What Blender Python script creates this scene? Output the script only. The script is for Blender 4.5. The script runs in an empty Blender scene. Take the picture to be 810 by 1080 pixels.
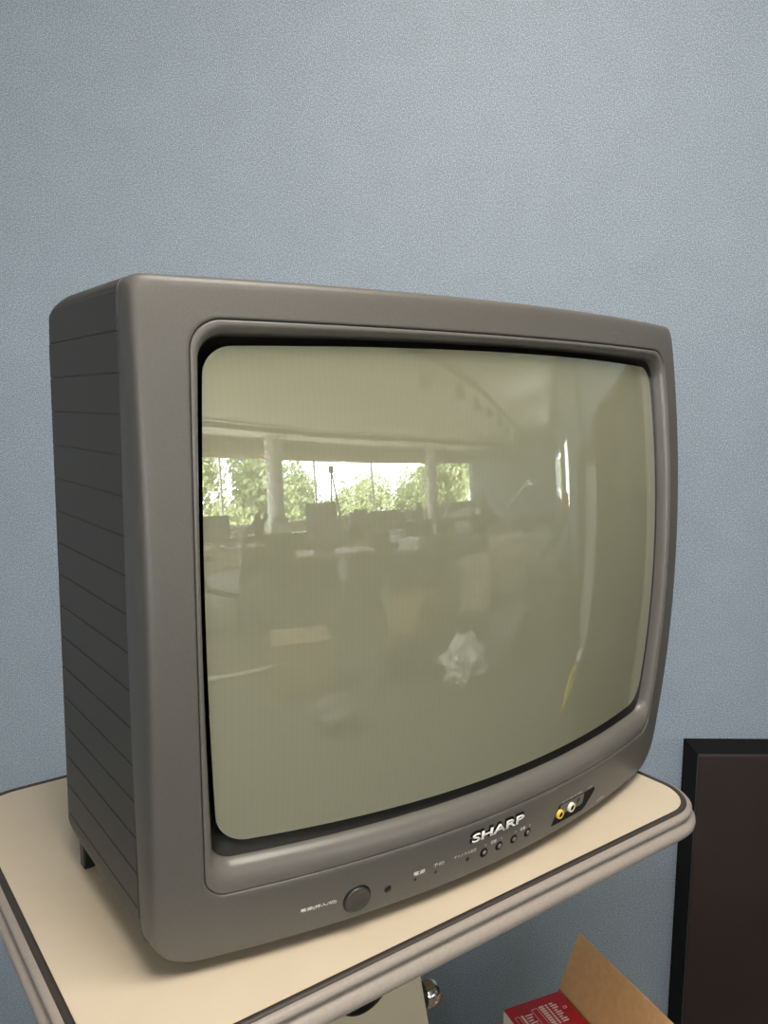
import bpy, bmesh, math, random
from mathutils import Vector, Matrix
random.seed(7)
C = bpy.context.scene.collection
SC = bpy.context.scene
PI = math.pi

# ------------------------------------------------------------------ camera, world, exposure
YAW = 0.6431                      # angle between the television and the wall
TABLE_Z = 0.82                    # height of the table surface
cam_d = bpy.data.cameras.new('camera'); cam = bpy.data.objects.new('camera', cam_d); C.objects.link(cam)
cam_d.sensor_fit = 'VERTICAL'; cam_d.sensor_height = 36.0; cam_d.sensor_width = 27.0
cam_d.lens = 852.0 / 1080.0 * 36.0; cam_d.clip_start = 0.02; cam_d.clip_end = 300
pit, rol = 0.1343, 0.0064
fw = Vector((0, math.cos(pit), -math.sin(pit))); rt = Vector((1, 0, 0)); up = rt.cross(fw)
r2 = rt * math.cos(rol) + up * math.sin(rol); u2 = -rt * math.sin(rol) + up * math.cos(rol)
M = Matrix((r2, u2, -fw)).transposed().to_4x4(); M.translation = (-0.0797, -0.7919, 1.2888)
cam.matrix_world = M
SC.camera = cam
SC.view_settings.view_transform = 'Standard'; SC.view_settings.look = 'None'
SC.view_settings.gamma = 1.0; SC.view_settings.use_curve_mapping = False
SC.view_settings.exposure = 0.9
SKY = 7.0        # overcast daylight
FILL = 9.0        # fill panels added on the ceiling, out of view
SC.cycles.max_bounces = 10; SC.cycles.diffuse_bounces = 6; SC.cycles.glossy_bounces = 5
SC.cycles.use_light_tree = False; SC.cycles.sample_clamp_indirect = 6.0
SC.cycles.use_denoising = True; SC.cycles.denoising_prefilter = 'ACCURATE'; SC.cycles.adaptive_threshold = 0.004
SC.cycles.caustics_reflective = False; SC.cycles.caustics_refractive = False
w = bpy.data.worlds.new('sky'); SC.world = w; w.use_nodes = True
nt = w.node_tree; nt.nodes.clear()
wo = nt.nodes.new('ShaderNodeOutputWorld'); bg = nt.nodes.new('ShaderNodeBackground')
tc = nt.nodes.new('ShaderNodeTexCoord'); mp = nt.nodes.new('ShaderNodeMapping'); mp.inputs['Scale'].default_value = (1, 1, 4)
nz = nt.nodes.new('ShaderNodeTexNoise'); nz.inputs['Scale'].default_value = 3.0; nz.inputs['Detail'].default_value = 5
cr = nt.nodes.new('ShaderNodeValToRGB')
cr.color_ramp.elements[0].position = 0.38; cr.color_ramp.elements[0].color = (0.62, 0.74, 0.95, 1)
cr.color_ramp.elements[1].position = 0.6; cr.color_ramp.elements[1].color = (1.0, 0.98, 0.96, 1)
nt.links.new(tc.outputs['Generated'], mp.inputs[0]); nt.links.new(mp.outputs[0], nz.inputs[0])
nt.links.new(nz.outputs[0], cr.inputs[0]); nt.links.new(cr.outputs[0], bg.inputs[0]); nt.links.new(bg.outputs[0], wo.inputs[0])
bg.inputs[1].default_value = SKY

# ------------------------------------------------------------------ materials
def mat(name, col, rough=0.5, metal=0.0, noise=None, bump=None, coat=0.0, spec=0.5, **kw):
    """noise = (scale, colour2, low, high); bump = (scale, strength, distance)"""
    m = bpy.data.materials.new(name); m.use_nodes = True
    n = m.node_tree; b = n.nodes['Principled BSDF']
    b.inputs['Base Color'].default_value = (*col, 1); b.inputs['Roughness'].default_value = rough
    b.inputs['Metallic'].default_value = metal; b.inputs['Coat Weight'].default_value = coat
    b.inputs['Specular IOR Level'].default_value = spec
    for k, v in kw.items(): b.inputs[k].default_value = v
    if noise or bump: t = n.nodes.new('ShaderNodeTexCoord')
    if noise:
        z = n.nodes.new('ShaderNodeTexNoise'); z.inputs['Scale'].default_value = noise[0]; z.inputs['Detail'].default_value = 3
        r = n.nodes.new('ShaderNodeValToRGB')
        r.color_ramp.elements[0].position = noise[2]; r.color_ramp.elements[1].position = noise[3]
        r.color_ramp.elements[0].color = (*col, 1); r.color_ramp.elements[1].color = (*noise[1], 1)
        n.links.new(t.outputs['Object'], z.inputs[0]); n.links.new(z.outputs[0], r.inputs[0]); n.links.new(r.outputs[0], b.inputs['Base Color'])
    if bump:
        z = n.nodes.new('ShaderNodeTexNoise'); z.inputs['Scale'].default_value = bump[0]; z.inputs['Detail'].default_value = 2
        u = n.nodes.new('ShaderNodeBump'); u.inputs['Strength'].default_value = bump[1]; u.inputs['Distance'].default_value = bump[2]
        n.links.new(t.outputs['Object'], z.inputs[0]); n.links.new(z.outputs[0], u.inputs['Height']); n.links.new(u.outputs[0], b.inputs['Normal'])
    return m

MT = {}
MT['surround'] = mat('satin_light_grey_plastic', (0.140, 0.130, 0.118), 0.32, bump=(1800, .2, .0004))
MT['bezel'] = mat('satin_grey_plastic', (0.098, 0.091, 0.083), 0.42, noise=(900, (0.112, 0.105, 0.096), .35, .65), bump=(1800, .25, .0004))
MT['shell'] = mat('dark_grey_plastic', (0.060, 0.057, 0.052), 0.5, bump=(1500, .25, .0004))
MT['black'] = mat('black_plastic', (0.006, 0.006, 0.006), 0.35)
MT['matte_black'] = mat('matte_black', (0.008, 0.007, 0.007), 0.8, spec=.2)
MT['brownblack'] = mat('tube_shroud', (0.007, 0.006, 0.005), 0.4)
MT['button'] = mat('button_plastic', (0.045, 0.043, 0.040), 0.35)
MT['white_ink'] = mat('white_ink', (0.75, 0.75, 0.72), 0.5)
MT['logo'] = mat('silver_logo', (0.9, 0.9, 0.88), 0.3)
MT['yellow'] = mat('yellow_jack', (0.75, 0.55, 0.08), 0.4)
MT['cream_jack'] = mat('white_jack', (0.80, 0.75, 0.58), 0.4)
MT['scratch'] = mat('light_scratch', (0.17, 0.155, 0.14), 0.5)
MT['gold'] = mat('gold_contact', (0.8, 0.6, 0.25), 0.25, metal=1)
MT['laminate'] = mat('cream_laminate', (0.66, 0.565, 0.44), 0.42, noise=(14, (0.63, 0.535, 0.41), .35, .7), bump=(700, .15, .0003))
MT['edge_rubber'] = mat('grey_edge_rubber', (0.34, 0.295, 0.265), 0.38, noise=(300, (0.31, 0.27, 0.24), .4, .7), bump=(500, .25, .0004))
MT['edge_dark'] = mat('dark_edge_lip', (0.045, 0.037, 0.032), 0.5)
MT['panel_cream'] = mat('cream_metal', (0.50, 0.44, 0.32), 0.4)
MT['chrome'] = mat('chrome', (0.75, 0.75, 0.75), 0.12, metal=1)
MT['card'] = mat('cardboard', (0.52, 0.30, 0.135), 0.85, noise=(120, (0.46, 0.26, 0.11), .35, .7))
MT['red'] = mat('red_carton', (0.52, 0.006, 0.018), 0.35)
MT['carton_white'] = mat('white_carton', (0.72, 0.66, 0.58), 0.5)
MT['print'] = mat('pale_print', (0.85, 0.62, 0.60), 0.5)
MT['darkwood'] = mat('dark_brown_wood', (0.028, 0.017, 0.015), 0.42, noise=(4, (0.022, 0.014, 0.012), .4, .6))
MT['ceiling'] = mat('ceiling_paint', (0.90, 0.87, 0.74), 0.9)
MT['floor'] = mat('floor_carpet', (0.15, 0.14, 0.125), 0.95, noise=(5, (0.12, 0.11, 0.10), .4, .65))
MT['white_paint'] = mat('white_paint', (0.75, 0.72, 0.64), 0.6)
MT['valance'] = mat('valance_green', (0.30, 0.31, 0.26), 0.7)
MT['lintel'] = mat('lintel_peach', (0.72, 0.55, 0.38), 0.7)
MT['leaf'] = mat('leaf', (0.30, 0.36, 0.13), 0.6, noise=(2.0, (0.46, 0.50, 0.24), .4, .6))
MT['leaf2'] = mat('leaf_dark', (0.22, 0.28, 0.10), 0.6, noise=(2.0, (0.34, 0.40, 0.18), .4, .6))
MT['bark'] = mat('bark', (0.10, 0.07, 0.05), 0.9)
MT['bounce_ground'] = mat('pale_bounce_ground', (0.72, 0.69, 0.60), 0.95)  # outside ground made pale to bounce daylight up to the ceiling
MT['grass'] = mat('grass', (0.10, 0.16, 0.05), 0.95, noise=(.6, (0.14, 0.19, 0.07), .4, .6))
MT['dark'] = mat('dark_thing', (0.035, 0.035, 0.035), 0.5)
MT['grey'] = mat('grey_thing', (0.20, 0.20, 0.20), 0.5)
MT['wood'] = mat('pale_wood', (0.42, 0.30, 0.18), 0.5)
MT['white'] = mat('white_thing', (0.8, 0.8, 0.78), 0.4)
MT['orange'] = mat('orange_thing', (0.8, 0.16, 0.04), 0.5)
MT['green'] = mat('green_mesh', (0.08, 0.32, 0.16), 0.6)
MT['blue'] = mat('blue_thing', (0.12, 0.30, 0.6), 0.4)
MT['yellowbox'] = mat('yellow_box', (0.85, 0.60, 0.05), 0.4)
MT['clear'] = mat('frosted_sheet', (0.50, 0.51, 0.48), 0.15)

MT['lamp'] = mat('fill_panel_glow', (.9, .9, .85), .5, **{'Emission Color': (1, .93, .83, 1), 'Emission Strength': FILL})  # glow of the added fill panels

def wallpaper():
    m = bpy.data.materials.new('speckled_blue_wallpaper'); m.use_nodes = True
    n = m.node_tree; b = n.nodes['Principled BSDF']; L = n.links.new
    t = n.nodes.new('ShaderNodeTexCoord')
    a = n.nodes.new('ShaderNodeTexNoise'); a.inputs['Scale'].default_value = 500; a.inputs['Detail'].default_value = 2; a.inputs['Roughness'].default_value = .65
    r = n.nodes.new('ShaderNodeValToRGB'); e = r.color_ramp.elements
    e[0].position = .32; e[0].color = (0.142, 0.174, 0.228, 1); e[1].position = .68; e[1].color = (0.505, 0.582, 0.665, 1)
    k = e.new(.5); k.color = (0.265, 0.320, 0.386, 1)
    c = n.nodes.new('ShaderNodeTexNoise'); c.inputs['Scale'].default_value = 18; c.inputs['Detail'].default_value = 3
    mx = n.nodes.new('ShaderNodeMix'); mx.data_type = 'RGBA'; mx.blend_type = 'MULTIPLY'; mx.inputs[0].default_value = .12
    L(t.outputs['Object'], a.inputs[0]); L(t.outputs['Object'], c.inputs[0]); L(a.outputs[0], r.inputs[0])
    L(r.outputs[0], mx.inputs[6]); L(c.outputs[0], mx.inputs[7]); L(mx.outputs[2], b.inputs['Base Color'])
    u = n.nodes.new('ShaderNodeBump'); u.inputs['Strength'].default_value = .3; u.inputs['Distance'].default_value = .0008
    L(a.outputs[0], u.inputs['Height']); L(u.outputs[0], b.inputs['Normal'])
    b.inputs['Roughness'].default_value = .55
    return m
MT['wallpaper'] = wallpaper()

def tube_glass():
    m = bpy.data.materials.new('picture_tube_glass'); m.use_nodes = True
    n = m.node_tree; b = n.nodes['Principled BSDF']; L = n.links.new
    t = n.nodes.new('ShaderNodeTexCoord')
    wv = n.nodes.new('ShaderNodeTexWave'); wv.wave_type = 'BANDS'; wv.bands_direction = 'X'
    wv.inputs['Scale'].default_value = 60; wv.inputs['Distortion'].default_value = .4; wv.inputs['Detail'].default_value = 1
    r = n.nodes.new('ShaderNodeValToRGB')
    r.color_ramp.elements[0].color = (0.262, 0.262, 0.180, 1); r.color_ramp.elements[1].color = (0.268, 0.268, 0.185, 1)
    L(t.outputs['Object'], wv.inputs[0]); L(wv.outputs[0], r.inputs[0]); L(r.outputs[0], b.inputs['Base Color'])
    b.inputs['Roughness'].default_value = .5; b.inputs['Specular IOR Level'].default_value = 0.0
    b.inputs['Coat Weight'].default_value = 1.0; b.inputs['Coat Roughness'].default_value = 0.0
    b.inputs['Coat IOR'].default_value = 3.0; b.inputs['Coat Tint'].default_value = (1, 1, 1, 1)
    return m
MT['glass'] = tube_glass()

# ------------------------------------------------------------------ helpers
def link_mesh(name, bm, m, parent=None, smooth=False, bevel=None):
    me = bpy.data.meshes.new(name); bmesh.ops.recalc_face_normals(bm, faces=bm.faces) if len(bm.faces) else None
    bm.to_mesh(me); bm.free()
    o = bpy.data.objects.new(name, me); C.objects.link(o)
    ms = m if isinstance(m, (list, tuple)) else [m]
    for x in ms: me.materials.append(x)
    if smooth:
        for p in me.polygons: p.use_smooth = True
    if parent: o.parent = parent
    if bevel:
        b = o.modifiers.new('bevel', 'BEVEL'); b.width = bevel; b.segments = 3; b.limit_method = 'ANGLE'
    return o
def tag(o, label=None, cat=None, group=None, kind=None):
    if label: o['label'] = label
    if cat: o['category'] = cat
    if group: o['group'] = group
    if kind: o['kind'] = kind
    return o
def thing(name, label, cat, loc=(0, 0, 0), rz=0, group=None):
    o = bpy.data.objects.new(name, None); C.objects.link(o); o.location = loc; o.rotation_euler = (0, 0, rz)
    o.empty_display_size = .05
    return tag(o, label, cat, group)
def copy_tree(o, parent=None):
    c = o.copy(); C.objects.link(c)
    if parent: c.parent = parent
    for ch in list(o.children): copy_tree(ch, c)
    return c
def box(bm, x0, x1, y0, y1, z0, z1, mt=None):
    r = bmesh.ops.create_cube(bm, size=1); T = mt or Matrix()
    for v in r['verts']:
        v.co = T @ Vector((x0 + (v.co.x + .5) * (x1 - x0), y0 + (v.co.y + .5) * (y1 - y0), z0 + (v.co.z + .5) * (z1 - z0)))
    return r['verts']
def tube(bm, pts, rad, seg=10, cap=True):
    pts = [Vector(p) for p in pts]; rings = []
    rads = rad if isinstance(rad, (list, tuple)) else [rad] * len(pts)
    prev = None
    for i, p in enumerate(pts):
        d = (pts[min(i + 1, len(pts) - 1)] - pts[max(i - 1, 0)]).normalized()
        a = (prev if prev is not None else (Vector((0, 0, 1)) if abs(d.z) < .9 else Vector((1, 0, 0))))
        a = (a - d * a.dot(d)).normalized(); b = d.cross(a); prev = a
        rings.append([bm.verts.new(p + (a * math.cos(2 * PI * k / seg) + b * math.sin(2 * PI * k / seg)) * rads[i]) for k in range(seg)])
    for i in range(len(rings) - 1):
        for k in range(seg):
            bm.faces.new((rings[i][k], rings[i][(k + 1) % seg], rings[i + 1][(k + 1) % seg], rings[i + 1][k]))
    if cap:
        bm.faces.new(rings[0][::-1]); bm.faces.new(rings[-1])
def lathe(bm, prof, T=None, seg=32):
    """prof = [(radius, height)], about the local z axis"""
    T = T or Matrix(); rings = []
    for r, h in prof:
        if r < 1e-6: rings.append([bm.verts.new(T @ Vector((0, 0, h)))])
        else: rings.append([bm.verts.new(T @ Vector((r * math.cos(2 * PI * k / seg), r * math.sin(2 * PI * k / seg), h))) for k in range(seg)])
    for a, b in zip(rings, rings[1:]):
        for k in range(seg):
            k2 = (k + 1) % seg
            if len(a) == 1 and len(b) == 1: continue
            if len(a) == 1: bm.faces.new((a[0], b[k], b[k2]))
            elif len(b) == 1: bm.faces.new((a[k], a[k2], b[0]))
            else: bm.faces.new((a[k], a[k2], b[k2], b[k]))
def bridge(bm, loops, close_first=False, close_last=False):
    vs = [[bm.verts.new(p) for p in l] for l in loops]
    for a, b in zip(vs, vs[1:]):
        n = len(a)
        for k in range(n):
            bm.faces.new((a[k], a[(k + 1) % n], b[(k + 1) % n], b[k]))
    if close_first: bm.faces.new(vs[0][::-1])
    if close_last: bm.faces.new(vs[-1])
def bxo(name, dims, m, parent=None, bevel=None):
    bm = bmesh.new(); box(bm, *dims); return link_mesh(name, bm, m, parent, bevel=bevel)

# ------------------------------------------------------------------ room shell
CEIL = 2.65
FAC = [(-4.2, -7.9), (4.5, -7.75), (7.5, -7.4), (10.0, -6.9), (12.9, -5.9), (16.7, -4.6)]   # the gently curving window wall
XR = 16.2
bm = bmesh.new()
box(bm, -4.4, 17.4, .71, .86, 0, .0 + .75); box(bm, -4.4, 17.4, .71, .86, 1.75, CEIL)
box(bm, -4.4, 6.1, .71, .86, .75, 1.75); box(bm, 7.3, 8.6, .71, .86, .75, 1.75); box(bm, 12.5, 17.4, .71, .86, .75, 1.75)
o = link_mesh('wall_back', bm, MT['wallpaper']); tag(o, kind='structure')
o = bxo('floor', (-4.4, 17.6, -8.4, .86, -.15, 0), MT['floor']); tag(o, kind='structure')
o = bxo('ceiling', (-4.4, 17.6, -8.4, .86, CEIL, CEIL + .15), MT['ceiling']); tag(o, kind='structure')
o = bxo('wall_left', (-4.4, -4.2, -8.2, .71, 0, CEIL), MT['white_paint']); tag(o, kind='structure')
bm = bmesh.new()
for (a, b) in [((16.9, -4.9), (16.1, -.65)), ((16.1, -.65), (15.6, .71))]:
    d = Vector((b[0] - a[0], b[1] - a[1], 0)); T = Matrix.Translation((a[0], a[1], 0)) @ Matrix.Rotation(math.atan2(d.y, d.x), 4, 'Z')
    box(bm, 0, d.length, -.15, 0, 0, CEIL, T)
o = link_mesh('wall_right', bm, MT['wallpaper']); tag(o, kind='structure')
# window wall: sill wall, head, valance per segment, panes left open with frames
WIN0, WIN1 = .80, 2.27
sill = bmesh.new(); head = bmesh.new(); val = bmesh.new()
nwin = 0
for (a, b) in zip(FAC, FAC[1:]):
    d = Vector((b[0] - a[0], b[1] - a[1], 0)); T = Matrix.Translation((a[0], a[1], 0)) @ Matrix.Rotation(math.atan2(d.y, d.x), 4, 'Z'); Ln = d.length
    box(sill, 0, Ln, -.2, 0, 0, WIN0, T); box(head, 0, Ln, -.2, 0, WIN1, 2.37, T); box(val, 0, Ln, -.2, .06, 2.37, CEIL, T)
    nwin += 1
    f = bmesh.new(); nm = max(1, round(Ln / 3.4))
    for k in range(nm + 1):
        x = Ln * k / nm; box(f, x - .014, x + .014, -.14, -.07, WIN0, WIN1, T)
    box(f, 0, Ln, -.14, -.07, WIN0, WIN0 + .05, T); box(f, 0, Ln, -.14, -.07, WIN1 - .04, WIN1, T)
    o = link_mesh('window_%d' % nwin, f, MT['white_paint']); tag(o, kind='structure')
    g = bpy.data.lights.new('window_portal', 'AREA'); g.shape = 'RECTANGLE'; g.size = Ln; g.size_y = WIN1 - WIN0; g.cycles.is_portal = True
    go = bpy.data.objects.new('window_portal', g); C.objects.link(go)
    nrm = Vector((-d.y, d.x, 0)).normalized()
    go.location = Vector(((a[0] + b[0]) / 2, (a[1] + b[1]) / 2, (WIN0 + WIN1) / 2)) - nrm * .05
    go.rotation_euler = (-nrm).to_track_quat('Z', 'Y').to_euler()
tag(link_mesh('wall_front', sill, MT['white_paint']), kind='structure')
tag(link_mesh('trim_1', head, MT['lintel']), kind='structure')
tag(link_mesh('trim_2', val, MT['valance']), kind='structure')
for i, (x0, x1) in enumerate([(6.1, 7.3), (8.6, 12.5)]):
    f = bmesh.new()
    for x in (x0, (x0 + x1) / 2, x1 - .06): box(f, x, x + .06, .74, .80, .75, 1.75)
    box(f, x0, x1, .74, .80, .75, .80); box(f, x0, x1, .74, .80, 1.70, 1.75)
    tag(link_mesh('window_%d' % (nwin + 1 + i), f, MT['white_paint']), kind='structure')
for (x, y, r, h) in [(5.69, -7.2, .22, 'nearer'), (12.6, -5.55, .24, 'farther')]:
    bm = bmesh.new(); lathe(bm, [(r, 0), (r, CEIL - .001)], Matrix.Translation((x, y, 0)), 40)
    tag(link_mesh('trim_%d' % (3 if h == 'nearer' else 4), bm, MT['white_paint'], smooth=True), kind='structure')

# fill light panels added on the ceiling, unseen, to brighten table and wall
for k, (x, y, hs, lab) in enumerate([(.25, -.72, .5, 'added unseen square fill light panel nearest the television'), (.5, -3.2, .35, 'added unseen square fill light panel between the other two'), (1.2, -6.2, .35, 'added unseen square fill light panel nearest the windows')]):
    t = thing('fill_panel', lab, 'added fill light', (x, y, CEIL))
    bm = bmesh.new(); box(bm, -hs, hs, -hs, hs, -.03, -.002); link_mesh('fill_frame', bm, MT['white_paint'], t, bevel=.004)
    bm = bmesh.new(); box(bm, -hs + .03, hs - .03, -hs + .03, hs - .03, -.036, -.028); link_mesh('fill_face', bm, MT['lamp'], t)

# ------------------------------------------------------------------ television
TV = thing('television', 'large grey cathode ray tube television with curved olive screen on cream tabletop', 'television', (0, 0, TABLE_Z), YAW)
W, H, ZB = 0.66, 0.561, 0.012
SX, SZ = 0.0513, 0.023
def F(x, z, sx=SX, sz=SZ):
    u = 2 * x / W; v = 2 * (z - ZB) / (H - ZB) - 1
    return -(sx * (1 - u * u) + sz * (1 - v * v))
def rrect(x1, z0, z1, rt_, rb, n=36, nc=10, bx=0.0, bz=0.0):
    """closed loop of (x,z): width +-x1, corner radii top rt_, bottom rb, side bulge bx, top and bottom bulge bz"""
    P = []
    def arc(cx, cz, r, a0, a1):
        for k in range(nc): 
            a = a0 + (a1 - a0) * k / nc; P.append((cx + r * math.cos(a), cz + r * math.sin(a)))
    def seg(a, b, n=n):
        for k in range(n): P.append((a[0] + (b[0] - a[0]) * k / n, a[1] + (b[1] - a[1]) * k / n))
    arc(x1 - rt_, z1 - rt_, rt_, 0, PI / 2); seg((x1 - rt_, z1), (-x1 + rt_, z1))
    arc(-x1 + rt_, z1 - rt_, rt_, PI / 2, PI); seg((-x1, z1 - rt_), (-x1, z0 + rb), n - 8)
    arc(-x1 + rb, z0 + rb, rb, PI, 1.5 * PI); seg((-x1 + rb, z0), (x1 - rb, z0))
    arc(x1 - rb, z0 + rb, rb, 1.5 * PI, 2 * PI); seg((x1, z0 + rb), (x1, z1 - rt_), n - 8)
    zc, hz = (z0 + z1) / 2, (z1 - z0) / 2
    return [(x + bx * (x / x1) * (1 - ((z - zc) / hz) ** 2), z + bz * ((z - zc) / hz) * (1 - (x / x1) ** 2)) for x, z in P]
def on(loop, off, sx=SX, sz=SZ): return [(x, F(x, z, sx, sz) + off, z) for x, z in loop]
def flat(loop, y): return [(x, y, z) for x, z in loop]
def mixl(a, b, t): return [(p[0] + (q[0] - p[0]) * t, p[1] + (q[1] - p[1]) * t) for p, q in zip(a, b)]
def outer(ins): return rrect(W / 2 - ins, ZB + ins, H - ins, .010 + ins * 1.5, .034, bx=.003)
LA = rrect(.2915, .0722, .5303, .024, .018, bx=.007)
LA2 = rrect(.2905, .0732, .5293, .023, .017, bx=.007)
LB = rrect(.2825, .0985, .5185, .020, .016, bx=.009, bz=.003)
LB2 = rrect(.2815, .0995, .5175, .019, .015, bx=.009, bz=.003)
LC = rrect(.2770, .1125, .5105, .021, .024, bx=.009, bz=.005)
YS = 0.0227
# front bezel: side skin, rounded edge, broad curved face, down into the seam around the screen surround
bm = bmesh.new()
Ls = [flat(outer(.003), YS + .0005), flat(outer(.0008), YS - .001), flat(outer(0), YS - .003)]
o0 = outer(0)
Ls.append([(x, min(F(x, z) + .009, YS - .004), z) for x, z in o0])
for ins, off in ((.0004, .0042), (.0014, .0020), (.0030, .0007), (.0055, .0001), (.0100, 0.0)):
    Ls.append(on(outer(ins), off))
Ls += [on(mixl(outer(.0100), LA, t), 0) for t in (.15, .3, .5, .7, .9, .985)]
Ls += [on(LA, .0006), on(LA2, .0035)]
bridge(bm, Ls)
bez = link_mesh('front_bezel', bm, MT['bezel'], TV, smooth=True)
# screen surround: soft tray, broad sloping ledge below the tube
bm = bmesh.new(); Ls = [on(LA2, .004), on(LA2, .0012)]
for t in (.03, .07, .12, .2, .3, .4, .5, .6, .7, .8, .88, .95, 1.0):
    off = .0008 + .0075 * t ** 1.3 - .0022 * math.sin(PI * t) + (.003 * max(0, t - .85) / .15)
    Ls.append(on(mixl(LA2, LB, t), off))
Ls += [on(LB2, .016), on(LB2, .020)]
bridge(bm, Ls); sur = link_mesh('screen_surround', bm, MT['surround'], TV, smooth=True)
# black gap between surround and tube
bm = bmesh.new(); bridge(bm, [on(LB2, .0145), on(mixl(LB2, LC, .5), .0190), on(mixl(LB2, LC, 1.0), .0225), on(mixl(LB2, LC, 1.25), .028)])
link_mesh('tube_gasket', bm, MT['brownblack'], TV, smooth=True)
# picture tube: bulging glass face
bm = bmesh.new(); N = 46
cz = (.1125 + .5105) / 2
Ls = []
for k in range(N):
    s = 1 - (k / N)
    s2 = s
    lp = [(x * s2, cz + (z - cz) * s2) for x, z in LC]
    Ls.append([(x, F(x, z, .055, .025) + .0175, z) for x, z in lp])
vs = [[bm.verts.new(p) for p in l] for l in Ls]
for a, b in zip(vs, vs[1:]):
    n = len(a)
    for k in range(n): bm.faces.new((a[k], a[(k + 1) % n], b[(k + 1) % n], b[k]))
cv = bm.verts.new((0, F(0, cz, .055, .025) + .0175, cz)); a = vs[-1]
for k in range(len(a)): bm.faces.new((a[k], a[(k + 1) % len(a)], cv))
tubeo = link_mesh('picture_tube', bm, MT['glass'], TV, smooth=True)
# rear cabinet
bm = bmesh.new()
def rear(ins, top, bot): return rrect(W / 2 - ins, ZB + ins + bot, H + .0010 - ins - top, .010, .026)
def lean(loop, y): return [(x, y + .016 * (1 - z / .55), z) for x, z in loop]
Ls = [flat(rear(.003, 0, 0), YS - .006), flat(rear(.003, 0, 0), YS + .0005), flat(rear(.0006, 0, 0), YS + .002), flat(rear(.0006, .0, .002), .10),
      flat(rear(.0006, .000, .004), .165), lean(rear(.0006, .0012, .005), .182), lean(rear(.0006, .0035, .006), .199), lean(rear(.0006, .0075, .008), .212), lean(rear(.0030, .0145, .012), .2225), lean(rear(.009, .023, .018), .2275),
      lean(rear(.022, .034, .024), .2295), lean(rear(.06, .05, .04), .231)]
def small(hx, z0, z1, y, r=.03): return [(x, y, z) for x, z in rrect(hx, z0, z1, r, r)]
Ls += [small(.25, .06, .48, .262), small(.20, .055, .44, .33), small(.155, .06, .37, .40), small(.12, .07, .32, .43), small(.06, .12, .25, .432)]
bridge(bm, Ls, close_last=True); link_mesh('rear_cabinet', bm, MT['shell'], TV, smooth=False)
sh = bpy.context.scene.objects['rear_cabinet']
for p in sh.data.polygons: p.use_smooth = True
try: sh.data.set_sharp_from_angle(angle=math.radians(35))
except Exception: pass
# ribbed side panels: 17 strips with fine grooves between, one panel each side
for s in (-1, 1):
    bm = bmesh.new(); zt = .5517; p = .03105
    for k in range(17):
        z1 = zt - k * p - .0006; z0 = z1 - p + .0012
        if k == 16: z0 = ZB + .034
        xa, xb = s * (W / 2 - .004), s * (W / 2 + .0003)
        for v in box(bm, min(xa, xb), max(xa, xb), YS + .0028, .2125 if k else .209, z0, z1):
            if v.co.y > .1: v.co.y += .014 * (1 - v.co.z / .55) - (.012 if (k == 0 and v.co.z > z1 - .01) else 0)
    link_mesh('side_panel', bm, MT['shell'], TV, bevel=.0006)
for (x, y) in ((-.283, .022), (.283, .022)):
    bm = bmesh.new(); lathe(bm, [(0, 0), (.012, 0), (.0135, .003), (.0135, .016), (0, .016)], Matrix.Translation((x, y, 0)), 24)
    link_mesh('foot', bm, MT['black'], TV)
for x in (-.318, .318):
    link_mesh('foot', (lambda b: (box(b, x - .006, x + .006, .200, .214, 0, .034), b)[1])(bmesh.new()), MT['black'], TV, bevel=.002)
# details on the lower front panel
def front_T(x, z, off=0.0):
    """local frame on the curved face: X along the face, Y up, Z outward"""
    e = 1e-4
    px = (Vector((x + e, F(x + e, z), z)) - Vector((x - e, F(x - e, z), z))).normalized()
    pz = (Vector((x, F(x, z + e), z + e)) - Vector((x, F(x, z - e), z - e))).normalized()
    nn = px.cross(pz).normalized(); pz = nn.cross(px)
    if nn.y > 0: nn = -nn
    T = Matrix((px, pz, nn)).transposed().to_4x4(); T.translation = Vector((x, F(x, z), z)) + nn * off
    return T
def disc(name, x, z, prof, m, parent=TV, seg=40, sm=True):
    bm = bmesh.new(); lathe(bm, prof, front_T(x, z), seg); return link_mesh(name, bm, m, parent, smooth=sm)
def front_text(name, txt, x0, x1, z0, z1, m, off=.0004, bold=0.0, thick=0.0, parent=TV, shear=0):
    cu = bpy.data.curves.new(name, 'FONT'); cu.body = txt; cu.offset = bold; cu.resolution_u = 3; cu.shear = shear
    to = bpy.data.objects.new(name, cu); C.objects.link(to)
    dg = bpy.context.evaluated_depsgraph_get(); me = bpy.data.meshes.new_from_object(to.evaluated_get(dg))
    C.objects.unlink(to); bpy.data.objects.remove(to); bpy.data.curves.remove(cu)
    bm = bmesh.new(); bm.from_mesh(me); bpy.data.meshes.remove(me)
    if not len(bm.verts): bm.free(); return None
    bmesh.ops.triangulate(bm, faces=bm.faces)
    ax = [v.co.x for v in bm.verts]; az = [v.co.y for v in bm.verts]
    a0, a1, b0, b1 = min(ax), max(ax), min(az), max(az)
    if thick:
        r = bmesh.ops.extrude_face_region(bm, geom=list(bm.faces)); 
        for g in r['geom']:
            if isinstance(g, bmesh.types.BMVert): g.co.z = 1
    for v in bm.verts:
        x = x0 + (v.co.x - a0) / (a1 - a0) * (x1 - x0); z = z0 + (v.co.y - b0) / (b1 - b0) * (z1 - z0)
        v.co = (x, F(x, z) - off - (thick if v.co.z > .5 else 0), z)
    return link_mesh(name, bm, m, parent)
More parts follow.
